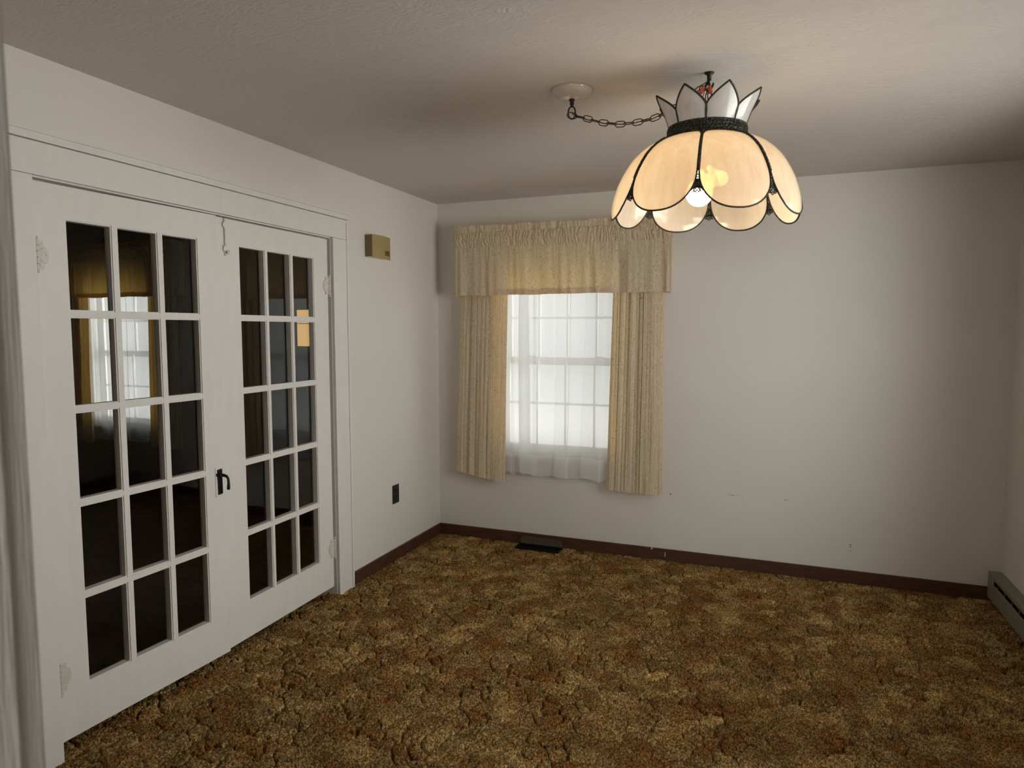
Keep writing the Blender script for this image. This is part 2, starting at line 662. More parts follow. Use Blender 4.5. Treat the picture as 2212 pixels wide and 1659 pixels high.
# ------------------------------------------------------------------ the room shell
def carpet_floor(name, x0, y0, x1, y1, step=0.0032):
    """slab whose top is a deep pile: clumps of tufts parted by broken furrows"""
    import numpy as np
    rg_ = np.random.default_rng(11)
    nx, ny = int((x1 - x0) / step) + 1, int((y1 - y0) / step) + 1
    X, Y = np.meshgrid(np.linspace(x0, x1, nx), np.linspace(y0, y1, ny), indexing='ij')

    def vnoise(x, y, sc, seed):
        r = np.random.default_rng(seed).random((128, 128))
        u, v = x * sc + 500.37, y * sc + 500.71
        i, j = np.floor(u).astype(int), np.floor(v).astype(int)
        fu, fv = u - i, v - j
        fu, fv = fu * fu * (3 - 2 * fu), fv * fv * (3 - 2 * fv)
        i0, j0, i1, j1 = i % 128, j % 128, (i + 1) % 128, (j + 1) % 128
        return (r[i0, j0] * (1 - fu) + r[i1, j0] * fu) * (1 - fv) + (r[i0, j1] * (1 - fu) + r[i1, j1] * fu) * fv
    wx = X + 0.045 * (vnoise(X, Y, 14, 1) - 0.5) + 0.022 * (vnoise(X, Y, 40, 2) - 0.5)
    wy = Y + 0.045 * (vnoise(X, Y, 14, 3) - 0.5) + 0.022 * (vnoise(X, Y, 40, 4) - 0.5)
    cell = 0.086
    jx, jy = rg_.random((128, 128)), rg_.random((128, 128))
    jt, tone = rg_.random((128, 128)), np.zeros(X.shape)
    ci, cj = np.floor(wx / cell).astype(int), np.floor(wy / cell).astype(int)
    d1 = np.full(X.shape, 9.0)
    d2 = np.full(X.shape, 9.0)
    for a in (-1, 0, 1):
        for b in (-1, 0, 1):
            i, j = ci + a, cj + b
            px = (i + 0.12 + 0.76 * jx[i % 128, j % 128]) * cell
            py = (j + 0.12 + 0.76 * jy[i % 128, j % 128]) * cell
            d = np.hypot(wx - px, wy - py)
            tone = np.where(d < d1, jt[i % 128, j % 128], tone)
            d2 = np.minimum(d2, np.maximum(d1, d))
            d1 = np.minimum(d1, d)
    e = (d2 - d1) / 2                                     # distance to the nearest furrow
    open_ = np.clip((vnoise(X, Y, 9, 6) * 0.6 + vnoise(X, Y, 23, 7) * 0.4 - 0.42) / 0.14, 0, 1)
    Z = 0.003 * (1 - np.exp(-e / 0.010)) - 0.030 * open_ * np.exp(-(e / 0.0034) ** 2) - 0.003
    Z += 0.0085 * (rg_.random(X.shape) - 0.75) + 0.003 * (vnoise(X, Y, 60, 8) - 0.5)
    JX, JY = (rg_.random(X.shape) - 0.5) * step * 0.9, (rg_.random(X.shape) - 0.5) * step * 0.9
    co = np.stack([X + JX, Y + JY, Z], -1).reshape(-1, 3)
    idx = np.arange(nx * ny).reshape(nx, ny)
    q = np.stack([idx[:-1, :-1], idx[1:, :-1], idx[1:, 1:], idx[:-1, 1:]], -1).reshape(-1, 4)
    n0 = len(co)
    co = np.concatenate([co, np.array([(x0, y0, -0.05), (x1, y0, -0.05), (x1, y1, -0.05), (x0, y1, -0.05), (x0, y0, -0.12), (x1, y0, -0.12), (x1, y1, -0.12), (x0, y1, -0.12)])])
    q = np.concatenate([q, n0 + np.array([(0, 1, 2, 3), (4, 7, 6, 5), (0, 4, 5, 1), (1, 5, 6, 2), (2, 6, 7, 3), (3, 7, 4, 0)])])
    me = bpy.data.meshes.new(name)
    me.vertices.add(len(co))
    me.vertices.foreach_set('co', co.astype('f').ravel())
    me.loops.add(q.size)
    me.loops.foreach_set('vertex_index', q.astype('i').ravel())
    me.polygons.add(len(q))
    me.polygons.foreach_set('loop_start', np.arange(0, q.size, 4).astype('i'))
    me.update(calc_edges=True)
    me.validate()
    at = me.attributes.new('clump', 'FLOAT', 'POINT')
    at.data.foreach_set('value', np.concatenate([tone.ravel(), np.zeros(8)]).astype('f'))
    at = me.attributes.new('tuft', 'FLOAT', 'POINT')
    at.data.foreach_set('value', np.concatenate([rg_.random(X.size), np.zeros(8)]).astype('f'))
    me.materials.append(M['carpet'])
    o = bpy.data.objects.new(name, me)
    COL.objects.link(o)
    return o


T = 0.12
struct(carpet_floor('floor', -T, FY - T, RW + T, 0.0), 'brown and rust sculpted shag carpet over the whole floor', 'floor')
struct(MB().box((-T, FY - T, H), (RW + T, 0.0, H + 0.1)).build('ceiling', M['ceiling']), 'textured grey beige ceiling the lamp hangs from', 'ceiling')

WX0, WX1, WZ0, WZ1 = 0.50, 1.41, 0.60, 1.95     # window opening in the back wall
back = MB()
back.box((-T, 0, -0.12), (WX0, T, H + 0.1)).box((WX1, 0, -0.12), (RW + T, T, H + 0.1)).box((WX0, 0, -0.12), (WX1, T, WZ0)).box((WX0, 0, WZ1), (WX1, T, H + 0.1))
back = struct(back.build('wall_back', M['wall']), 'off white wall behind the curtained window', 'wall')

DY0, DY1, DZ = -2.885, -1.24, 2.02              # french door opening in the left wall
left = MB()
left.box((-T, FY - T, -0.12), (0, DY0, H + 0.1)).box((-T, DY1, -0.12), (0, 0, H + 0.1)).box((-T, DY0, DZ), (0, DY1, H + 0.1)).box((-T, DY0, -0.12), (0, DY1, -0.03))
struct(left.build('wall_left', M['wall']), 'off white wall holding the french doors', 'wall')

VY0, VY1, VZ0, VZ1 = -2.65, -1.25, 0.78, 2.05   # side window, outside the frame
right = MB()
right.box((RW, FY - T, -0.12), (RW + T, VY0, H + 0.1)).box((RW, VY1, -0.12), (RW + T, 0, H + 0.1)).box((RW, VY0, -0.12), (RW + T, VY1, VZ0)).box((RW, VY0, VZ1), (RW + T, VY1, H + 0.1))
struct(right.build('wall_right', M['wall']), 'shaded off white wall above the baseboard heater', 'wall')

FX0, FX1 = 1.74, 2.55                           # opening the photo is taken through
front = MB()
front.box((0, FY - T, 0), (FX0, FY, H)).box((FX1, FY - T, 0), (RW, FY, H)).box((FX0, FY - T, 2.08), (FX1, FY, H))
struct(front.build('wall_front', M['wall']), 'wall with the opening the photo is taken through', 'wall')

# dim hall behind the camera
hall = MB()
hall.box((HX0 - T, HB - T, 0), (HX0, FY - T, H)).box((RW, HB - T, 0), (RW + T, FY - T, H)).box((HX0, HB - T, 0), (HW0, HB, H)).box((HW1, HB - T, 0), (RW, HB, H)).box((HW0, HB - T, 0), (HW1, HB, HZ0)).box((HW0, HB - T, HZ1), (HW1, HB, H))
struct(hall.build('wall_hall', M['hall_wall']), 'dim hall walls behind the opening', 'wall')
struct(MB().box((HX0 - T, HB - T, -0.12), (RW + T, FY - T, 0)).build('floor_hall', M['carpet']), 'carpet of the dim hall', 'floor')
struct(MB().box((HX0 - T, HB - T, H), (RW + T, FY - T, H + 0.1)).build('ceiling_hall', M['ceiling']), 'ceiling of the dim hall', 'ceiling')

# adjoining room seen through the french doors
AX0 = -5.3
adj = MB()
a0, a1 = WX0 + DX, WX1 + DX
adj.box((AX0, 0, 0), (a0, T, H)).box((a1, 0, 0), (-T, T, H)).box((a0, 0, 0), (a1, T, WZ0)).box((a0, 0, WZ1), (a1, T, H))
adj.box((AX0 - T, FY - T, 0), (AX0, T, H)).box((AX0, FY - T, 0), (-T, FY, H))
struct(adj.build('wall_adjoining', M['dimmed_wall']), 'darkened walls of the room beyond the french doors', 'wall')
struct(MB().box((AX0 - T, FY - T, -0.12), (-T, T, 0)).build('floor_adjoining', M['dimmed_floor']), 'darkened carpet of the room beyond the french doors', 'floor')
struct(MB().box((AX0 - T, FY - T, H), (-T, T, H + 0.1)).build('ceiling_adjoining', M['dimmed_wall']), 'darkened ceiling of the room beyond the french doors', 'ceiling')

# scuffs and nail holes on the back wall
sc = MB()
for x, z, wd, hg in ((2.037, 0.470, 0.004, 0.003), (2.05, 0.468, 0.008, 0.0025), (2.066, 0.466, 0.012, 0.003), (2.085, 0.467, 0.006, 0.002), (2.10, 0.463, 0.005, 0.003), (2.128, 0.458, 0.004, 0.003),
                     (2.372, 0.466, 0.012, 0.003), (2.388, 0.465, 0.006, 0.002), (1.681, 0.440, 0.006, 0.010), (2.738, 0.228, 0.006, 0.006), (2.738, 0.216, 0.007, 0.005), (2.737, 0.192, 0.004, 0.004), (2.66, 0.196, 0.003, 0.003)):
    sc.box((x - wd / 2, -0.0006, z - hg / 2), (x + wd / 2, 0.001, z + hg / 2))
sc.build('scuff_mark', M['scuff'], back)

# ------------------------------------------------------------------ baseboards
struct(MB().box((0, -1.103, -0.012), (0.014, 0.0, 0.074)).build('baseboard_left', M['wood'], bevel=0.002), 'short brown baseboard between door casing and corner', 'baseboard')
bb = MB().box((0.014, -0.014, -0.012), (2.183, 0, 0.074)).box((2.1845, -0.014, -0.012), (RW, 0, 0.0745))
struct(bb.build('baseboard_back', M['wood'], bevel=0.002), 'long dark brown baseboard under the back wall', 'baseboard')
struct(MB().box((0, FY, -0.012), (0.014, -2.985, 0.074)).build('baseboard_side', M['wood'], bevel=0.002), 'brown baseboard left of the french doors', 'baseboard')

# ------------------------------------------------------------------ door casing and jambs
cs = MB()
cs.box((-0.001, -1.262, -0.012), (0.019, -1.142, 2.006)).box((-0.001, -1.142, -0.012), (0.024, -1.127, 2.10))      # right leg with its back band
cs.box((-0.001, -2.985, -0.012), (0.019, -2.861, 2.006))
cs.box((-0.001, -3.0, -0.012), (0.024, -2.985, 2.10))
cs.box((-0.001, -2.985, 2.0075), (0.020, -1.142, 2.116))                                                       # head board
cs.box((-0.001, -3.004, 2.119), (0.025, -1.122, 2.144)).box((-0.001, -3.008, 2.144), (0.029, -1.116, 2.151))   # cap
cs.box((-0.001, -1.127, -0.012), (0.012, -1.108, 0.085))
cs.box((-T, DY0, -0.012), (0.0, -2.8625, DZ)).box((-T, -1.2635, -0.012), (0.0, DY1, DZ)).box((-T, -2.8625, 2.0025), (0.0, -1.2635, DZ))
cs.box((-0.055, -2.8625, 1.99), (-0.04, -1.2635, 2.0025)).box((-0.055, -2.8625, 0.03), (-0.04, -2.850, 1.99)).box((-0.055, -1.276, 0.03), (-0.04, -1.2635, 1.99))
struct(cs.build('trim_1', M['trim_paint'], bevel=0.0015), 'white painted casing around the french doors', 'door casing')

# casing and jamb of the opening in front of the camera
fc = MB()
fc.box((FX0 - 0.09, FY, 0), (1.760, FY + 0.019, 2.17)).box((FX1 - 0.02, FY, 0), (FX1 + 0.09, FY + 0.019, 2.17)).box((1.760, FY, 2.06), (FX1 - 0.02, FY + 0.019, 2.17))
fc.box((FX0, FY - T, 0), (1.7635, FY, 2.08)).box((FX1 - 0.0235, FY - T, 0), (FX1, FY, 2.08)).box((1.7635, FY - T, 2.0565), (FX1 - 0.0235, FY, 2.08))
struct(fc.build('trim_2', M['jamb_paint'], bevel=0.0025), 'blurred brush-painted jamb at the left edge of the opening', 'door jamb')


# ------------------------------------------------------------------ french doors
ZROWS = []
zt = 1.882
for k in range(5):
    ZROWS.append((zt - 0.3155, zt))
    zt -= 0.3155 + 0.0198
ZB, ZT = 0.053, 1.9925


def lattice(mb, ya, yb, za, zb, cols, rows, e, x0, x1):
    """boards of a glazed door or sash between its openings, each opening narrowed by e"""
    ys = [ya] + [q for c in cols for q in (c[0] + e, c[1] - e)] + [yb]
    n = len(ys)
    mb.box((x0, ys[0], za), (x1, ys[1], zb)).box((x0, ys[n - 2], za), (x1, ys[n - 1], zb))      # stiles
    rr = sorted(rows)
    zs = [za] + [q for c in rr for q in (c[0] + e, c[1] - e)] + [zb]
    for i in range(0, len(zs), 2):                                                              # rails and cross bars
        mb.box((x0, ys[1], zs[i]), (x1, ys[n - 2], zs[i + 1]))
    for i in range(1, len(zs) - 1, 2):                                                          # uprights
        for j in range(2, n - 2, 2):
            mb.box((x0, ys[j], zs[i]), (x1, ys[j + 1], zs[i + 1]))


def make_door(name, loc, rz, ya, yb, cols, label, skew):
    mb = MB()
    lattice(mb, ya, yb, ZB, ZT, cols, ZROWS, 0.0, -0.004, 0.0)
    lattice(mb, ya, yb, ZB, ZT, cols, ZROWS, 0.0045, -0.034, -0.004)
    o = struct(mb.build(name, M['paint']), label, 'door')
    o.location = loc
    o.rotation_euler = (0, 0, rz)
    g = MB()
    for c in cols:
        for r in ZROWS:
            a, b, x = c[0] - 0.002, c[1] + 0.002, skew * (c[1] - c[0]) / 2
            g.prism([(-0.024 - x, a), (-0.024 + x, b), (-0.021 + x, b), (-0.021 - x, a)], lambda p, q, d: (p, q, d), r[0] - 0.002, r[1] + 0.002)
    tag(g.build('glazing', M['glass'], o), 'fifteen clear glass panes')
    return o


th = math.atan(0.0474)
pu = 0.167 / cos(th)
mu = 0.021 / cos(th)
u0 = (2.857 - 2.7457) / cos(th)
lc = [(u0 + i * (pu + mu), u0 + i * (pu + mu) + pu) for i in range(3)]
door_l = make_door('door_1', (-0.0053, -2.857, 0), -th, 0.0, 0.7555, lc, 'left white french door of fifteen panes, with the lever handle', -0.015)
ph = math.atan(0.02)
r0 = -(1.9502 - 1.287)
rc = [(r0 + i * (0.1685 + 0.0179), r0 + i * (0.1685 + 0.0179) + 0.1685) for i in range(3)]
door_r = make_door('door_2', (-0.004, -1.287, 0), ph, -0.806, 0.0, rc, 'right white french door of fifteen panes, with the slide bolt', -0.022)


def hinge(parent, y0, z0, z1, s, leaf, bx):
    """surface hinge: ball tipped barrel, ornamental leaf; s = +1 leaf runs to +y"""
    h = MB()
    zc, hh = (z0 + z1) / 2, (z1 - z0) / 2
    # leaf outline (distance from barrel, height)
    q = [(0.0, -hh * 0.80), (leaf * 0.62, -hh * 0.80), (leaf * 0.64, -hh * 0.52)]
    for k in range(9):
        a = -PI / 2 + PI * k / 8
        q.append((leaf * 0.64 + leaf * 0.36 * cos(a), hh * 0.50 * sin(a)))
    q += [(leaf * 0.64, hh * 0.52), (leaf * 0.62, hh * 0.80), (0.0, hh * 0.80)]
    h.prism(q, lambda a, b, d: (d, y0 + s * a, zc + b), -0.0005, 0.0042)
    # raised ribs on the leaf
    for a, b in (((0.10, 0.66), (0.58, 0.66)), ((0.10, -0.66), (0.58, -0.66)), ((0.12, 0.16), (0.62, 0.40)), ((0.12, -0.14), (0.66, -0.42))):
        h.tube([(0.0042, y0 + s * leaf * a[0], zc + hh * a[1]), (0.0042, y0 + s * leaf * b[0], zc + hh * b[1])], 0.0019, 6)
    for a, b in ((0.34, 0.52), (0.80, 0.02), (0.34, -0.54)):
        h.lathe([(0.0, 0.0062), (0.002, 0.0058), (0.0034, 0.004)], 10, (0, y0 + s * leaf * a, zc + hh * b), Matrix(((0, 0, 1), (0, 1, 0), (-1, 0, 0))))
    leafo = h.build('hinge', M['hardware_paint'], parent, bevel=0.0006)
    k = MB()
    n = 5
    seg = (z1 - z0 - 0.02) / n
    for i in range(n):
        a, b = z0 + 0.01 + i * seg + 0.0009, z0 + 0.01 + (i + 1) * seg - 0.0009
        k.lathe([(0.0, a), (0.0055, a), (0.0055, b), (0.0, b)], 14, (bx, y0, 0))
    for sgn, zz in ((1, z1 - 0.01), (-1, z0 + 0.01)):
        k.lathe([(0.003, zz), (0.0062, zz + sgn * 0.003), (0.0062, zz + sgn * 0.006), (0.003, zz + sgn * 0.0095), (0, zz + sgn * 0.010)], 14, (bx, y0, 0))
    k.box((0.0, y0 - 0.002, z0 + 0.016), (bx, y0 + 0.002, z1 - 0.016))
    k.build('knuckle', M['hardware_paint'], leafo, smooth=False)
    MB().lathe([(0.0, z0 + 0.012), (0.0036, z0 + 0.012), (0.0036, z1 - 0.012), (0.0, z1 - 0.012)], 10, (bx, y0, 0)).build('hinge_pin', M['iron'], leafo)


hinge(door_l, 0.003, 1.689, 1.811, 1, 0.046, 0.0165)
hinge(door_l, 0.003, 0.226, 0.350, 1, 0.046, 0.0165)
hinge(door_r, 0.008, 1.683, 1.803, -1, 0.052, 0.006)
hinge(door_r, 0.008, 0.210, 0.338, -1, 0.052, 0.006)

# lever handle on the left door (door space: y runs from the hinge)
pc, pz0, pz1 = 0.7225, 0.770, 0.902
pl = MB().prism([(pc - 0.019, pz0), (pc + 0.019, pz0), (pc + 0.019, pz1), (pc - 0.019, pz1)], lambda a, b, d: (d, a, b), -0.0005, 0.0035)
plate = tag(pl.build('handle_plate', M['paint'], door_l, bevel=0.003), 'paint smeared escutcheon plate')
ins = MB().prism([(pc - 0.009, pz0 + 0.010), (pc + 0.016, pz0 + 0.012), (pc + 0.015, pz1 - 0.008), (pc - 0.011, pz1 - 0.010)], lambda a, b, d: (d, a, b), 0.001, 0.0075)
tag(ins.build('handle_inlay', M['blackened'], plate, bevel=0.002), 'worn black metal centre of the plate')
lv = MB()
zc = 0.868
path = [Vector((0.004, pc - 0.002, zc + 0.001)), Vector((0.022, pc - 0.002, zc + 0.001)), Vector((0.034, pc + 0.000, zc + 0.0005)), Vector((0.043, pc + 0.005, zc - 0.004)), Vector((0.047, pc + 0.009, zc - 0.014)), Vector((0.048, pc + 0.010, zc - 0.03)), Vector((0.048, pc + 0.009, zc - 0.047)), Vector((0.048, pc + 0.008, zc - 0.060)), Vector((0.048, pc + 0.008, zc - 0.064))]
rad = [0.0085, 0.0075, 0.0072, 0.0062, 0.0052, 0.0055, 0.0068, 0.0072, 0.0035]
lv.tube(path, lambda i: rad[i], 12)
lv.lathe([(0.0, 0.0), (0.012, 0.0), (0.012, 0.004), (0.008, 0.009), (0.0, 0.009)], 16, (0.004, pc - 0.002, zc), Matrix(((0, 0, 1), (0, 1, 0), (-1, 0, 0))))
tag(lv.build('door_handle', M['blackened'], plate, smooth=True), 'black lever handle pointing down')
MB().box((0.0015, pc - 0.017, zc - 0.004), (0.0065, pc - 0.011, zc + 0.008)).build('thumb_turn', M['blackened'], plate, bevel=0.001)

# slide bolt at the top of the right door
bo = MB()
by = -0.752
for za, zb_, e in ((1.978, 1.992, 0), (1.873, 1.952, 0)):
    bo.tube([(0.005, by, za), (0.005, by, zb_)], 0.0032, 8)
for zz in (1.963, 1.858):
    bo.tube([(0.005, by + (-0.011) * sin(PI * k / 8), zz + 0.013 * cos(PI * k / 8)) for k in range(9)], 0.0028, 8)
bo.box((0.0, by - 0.004, 1.828), (0.007, by + 0.010, 1.850))
bolt = tag(bo.build('slide_bolt', M['hardware_paint'], door_r, bevel=0.001), 'painted slide bolt rod with two loops')
MB().lathe([(0.0, 0.0), (0.004, 0.0), (0.004, 0.006), (0.0085, 0.010), (0.0085, 0.014), (0.0, 0.017)], 14, (0.006, by + 0.006, 1.838), Matrix(((0.5, 0, 0.866), (0, 1, 0), (-0.866, 0, 0.5)))).build('bolt_knob', M['paint'], bolt, smooth=True)
ns = MB()
for yy, zz in ((by - 0.013, 1.872), (by + 0.012, 1.874), (-0.64, 1.75), (-0.655, 1.745), (-0.70, 0.60)):
    ns.box((-0.001, yy - 0.0012, zz - 0.0014), (0.0005, yy + 0.0012, zz + 0.0014))
ns.build('nail_hole', M['scuff'], door_r)


# ------------------------------------------------------------------ windows
def window(name, fn, u0, u1, z0, z1, label, ncol=4):
    """double hung window; fn maps (along wall, outward, up); parts: two sashes with glazing"""
    def bx(mb, a, b):
        return mb.add([fn(*p) for p in ((a[0], a[1], a[2]), (b[0], a[1], a[2]), (b[0], b[1], a[2]), (a[0], b[1], a[2]), (a[0], a[1], b[2]), (b[0], a[1], b[2]), (b[0], b[1], b[2]), (a[0], b[1], b[2]))],
                      [(0, 3, 2, 1), (4, 5, 6, 7), (0, 1, 5, 4), (1, 2, 6, 5), (2, 3, 7, 6), (3, 0, 4, 7)])
    f = MB()
    cw = 0.075
    for a, b in ((u0 - cw + 0.012, u0 + 0.012), (u1 - 0.012, u1 + cw - 0.012)):
        bx(f, (a, -0.017, z0 + 0.03), (b, 0.002, z1 + cw))
    bx(f, (u0 + 0.012, -0.017, z1 - 0.012), (u1 - 0.012, 0.002, z1 + cw))
    bx(f, (u0 - cw - 0.01, -0.034, z0 + 0.012), (u1 + cw + 0.01, 0.05, z0 + 0.036))       # stool
    bx(f, (u0 - cw + 0.012, -0.015, z0 - 0.105), (u1 + cw - 0.012, 0.002, z0 + 0.012))    # apron
    bx(f, (u0, 0.0, z0 + 0.036), (u0 + 0.02, 0.115, z1)), bx(f, (u1 - 0.02, 0.0, z0 + 0.036), (u1, 0.115, z1))
    bx(f, (u0 + 0.02, 0.0, z1 - 0.02), (u1 - 0.02, 0.115, z1)), bx(f, (u0, 0.05, z0), (u1, 0.13, z0 + 0.036))
    fo = struct(f.build(name, M['trim_paint'], bevel=0.002), label, 'window')
    zm = (z0 + z1) / 2 + 0.012
    for nm, za, zb, d in (('lower_sash', z0 + 0.037, zm + 0.028, 0.028), ('upper_sash', zm - 0.026, z1 - 0.021, 0.066)):
        s = MB()
        a, b = u0 + 0.021, u1 - 0.021
        st = 0.026
        rb, rt = (0.068, 0.03) if nm == 'lower_sash' else (0.03, 0.05)
        bx(s, (a, d, za), (a + st, d + 0.034, zb)), bx(s, (b - st, d, za), (b, d + 0.034, zb))
        bx(s, (a + st, d, za), (b - st, d + 0.034, za + rb)), bx(s, (a + st, d, zb - rt), (b - st, d + 0.034, zb))
        wu = (b - a - 2 * st) / ncol
        zmid = (za + rb + zb - rt) / 2
        for k in range(1, ncol):
            bx(s, (a + st + k * wu - 0.0075, d + 0.006, za + rb), (a + st + k * wu + 0.0075, d + 0.028, zb - rt))
        for k in range(ncol):
            bx(s, (a + st + k * wu + 0.0075, d + 0.006, zmid - 0.0075), (a + st + (k + 1) * wu - 0.0075, d + 0.028, zmid + 0.0075))
        so = s.build('window_sash', M['trim_paint'], fo, bevel=0.001)
        g = MB()
        bx(g, (a + st - 0.004, d + 0.015, za + rb - 0.004), (b - st + 0.004, d + 0.018, zb - rt + 0.004))
        g.build('glazing', M['glass'], so)
        if nm == 'lower_sash':
            k = MB()
            for uu in (a + 0.19, b - 0.19):
                bx(k, (uu - 0.025, d - 0.004, zb - 0.001), (uu + 0.025, d + 0.024, zb + 0.010))
            k.build('sash_lock', M['trim_paint'], so, bevel=0.003)
    return fo


window('window_1', lambda u, w, z: (u, w, z), WX0, WX1, WZ0, WZ1, 'white double hung window behind the sheers on the back wall')
window('window_2', lambda u, w, z: (RW + w, u, z), VY0, VY1, VZ0, VZ1, 'wide bare double hung window on the right wall')
window('window_4', lambda u, w, z: (u, HB - w, z), HW0, HW1, HZ0, HZ1, 'bare double hung window at the end of the hall')
window('window_3', lambda u, w, z: (u + DX, w, z), WX0, WX1, WZ0, WZ1, 'white double hung window of the room beyond the french doors')


# ------------------------------------------------------------------ curtains
def fnoise(x, y=0.0, z=0.0):
    return noise.noise(Vector((x, y, z)))


def sheet(name, m, fn, nu, nv, parent=None, sub=False):
    P = [[fn(i / nu, j / nv) for j in range(nv + 1)] for i in range(nu + 1)]
    o = MB().grid(P).build(name, m, parent, smooth=True, recalc=False)
    return o


def drape(name, x0t, x1t, x0b, x1b, zt, zb0, zb1, folds, seed, depth=0.034, ybase=-0.078):
    """one pleated panel; folds: list of (share of width, depth factor)"""
    edges = [0.0]
    for wd, _ in folds:
        edges.append(edges[-1] + wd)
    tot = edges[-1]

    def prof(u):
        """offset toward the room and sideways lean for position u"""
        s = u * tot
        for k, (wd, dp) in enumerate(folds):
            if s <= edges[k + 1] + 1e-9:
                q = (s - edges[k]) / wd
                # broad rounded front, narrow deep valley
                b = 1 - abs(2 * q - 1) ** 7
                return dp * b, math.copysign(0.15 * wd * math.exp(-((abs(2 * q - 1) - 0.86) / 0.09) ** 2), q - 0.5), q
        return 0, 0, 0

    def fn(u, v):
        a, l, q = prof(u)
        sag = 0.72 + 0.28 * v
        xx0, xx1 = x0t + (x0b - x0t) * v, x1t + (x1b - x1t) * v
        x = xx0 + (xx1 - xx0) * (u + l / tot) + 0.006 * fnoise(u * 5, v * 1.6, seed) * v
        y = ybase + 0.014 - depth * a * sag * (1 + 0.25 * fnoise(u * 9, v * 2.2, seed + 4)) - 0.004 * fnoise(u * 30, v * 3, seed + 9)
        zb = zb0 + (zb1 - zb0) * u + 0.006 * fnoise(u * 14, 1.0, seed + 2)
        return (x, y, zt + (zb - zt) * v)
    o = sheet(name, M['fabric'], fn, 460, 60)
    return o


fl = [(1.3, 0.55), (0.7, 0.9), (0.45, 1.0), (1.0, 1.1), (0.5, 1.0), (1.5, 1.25)]
fr = [(1.05, 0.9), (0.75, 1.1), (0.55, 0.9), (0.9, 1.15), (0.5, 0.85), (0.55, 1.0), (0.45, 1.2), (1.7, 1.1), (0.5, 0.5)]
DTOP = 2.03
drape_l = drape('drape', 0.232, 0.574, 0.186, 0.546, DTOP, 0.490, 0.441, fl, 1.0)
tag(drape_l, 'beige flecked pleated drape hanging left of the sunlit window', 'drape')
drape_r = drape('drape', 1.316, 1.622, 1.278, 1.628, DTOP, 0.452, 0.447, fr, 5.0)
tag(drape_r, 'beige flecked pleated drape with yellow glow right of the sunlit window', 'drape')


def valance(name):
    X0, X1 = 0.212, 1.660
    YF = -0.146

    def fn(u, v):
        # u runs wall -> left return -> front -> right return -> wall
        L = [0.10, X1 - X0, 0.10]
        s = u * sum(L)
        if s < L[0]:
            x, y, nx, ny = X0, -0.004 - s * (-YF - 0.004) / L[0], -1, 0
        elif s < L[0] + L[1]:
            x, y, nx, ny = X0 + (s - L[0]), YF, 0, -1
        else:
            q = s - L[0] - L[1]
            x, y, nx, ny = X1, YF + q * (-YF - 0.004) / L[2], 1, 0
        zt, zp, zs, zb = 2.207, 2.160, 2.066, 1.737
        t = s * 34
        if v < 0.16:                       # upright ruffle
            q = v / 0.16
            z = zt - (zt - zp) * q + (0.011 * fnoise(s * 14, 0.3, 2.0) + 0.006 * fnoise(s * 45, 0.7, 2.0)) * (1 - q)
            d = 0.010 * fnoise(s * 26, q * 0.6, 1.0) + 0.005 * fnoise(s * 70, q, 5.0)
        elif v < 0.46:                     # shirred rod pocket
            q = (v - 0.16) / 0.30
            z = zp - (zp - zs) * q
            g = fnoise(s * 62 + 0.8 * fnoise(s * 20, q * 2.5, 8.0), q * 0.9, 1.5)
            d = 0.0085 * math.sin(PI * min(1, q * 1.0 + 0.05)) + 0.0065 * (1 - abs(g) * 2.6) + 0.003 * fnoise(s * 120, q * 2, 3.0)
        else:                              # skirt
            q = (v - 0.46) / 0.54
            z = zs - (zs - zb) * q + 0.006 * q * fnoise(s * 7, 0.2, 9.0) + 0.002 * q * fnoise(s * 30, 0.2, 9.0)
            k = min(1.0, q * 2.2)
            d = 0.0045 * fnoise(s * 62, 0.9, 1.5) * (1 - k) + k * (0.020 * fnoise(s * 11, q * 0.3, 4.0) + 0.011 * fnoise(s * 27, q * 0.4, 7.0))
        ed = min(1.0, s / 0.03, (sum(L) - s) / 0.03)
        d *= max(0.0, ed)
        if d > -YF:
            d = 0
        return (x + nx * d, min(-0.003, y + ny * d), z)
    o = sheet(name, M['fabric'], fn, 760, 72)
    # turned-up hem, a second layer behind the front
    def fh(u, v):
        x, y, z = fn(0.0606 + u * 0.8788, 1.0 - (1 - v) * 0.062)
        return (x, y + 0.0022, z + 0.0004)
    sheet('hem', M['fabric'], fh, 380, 4, o)
    return o


val = valance('valance')
tag(val, 'gathered beige valance with ruffled top above the sunlit window', 'valance')
rod = MB()
rod.box((0.217, -0.136, 2.085), (1.648, -0.130, 2.145)).box((0.217, -0.128, 2.085), (0.221, -0.0005, 2.145)).box((1.644, -0.128, 2.085), (1.648, -0.0005, 2.145))
rod.build('curtain_rod', M['white_plastic'], val)


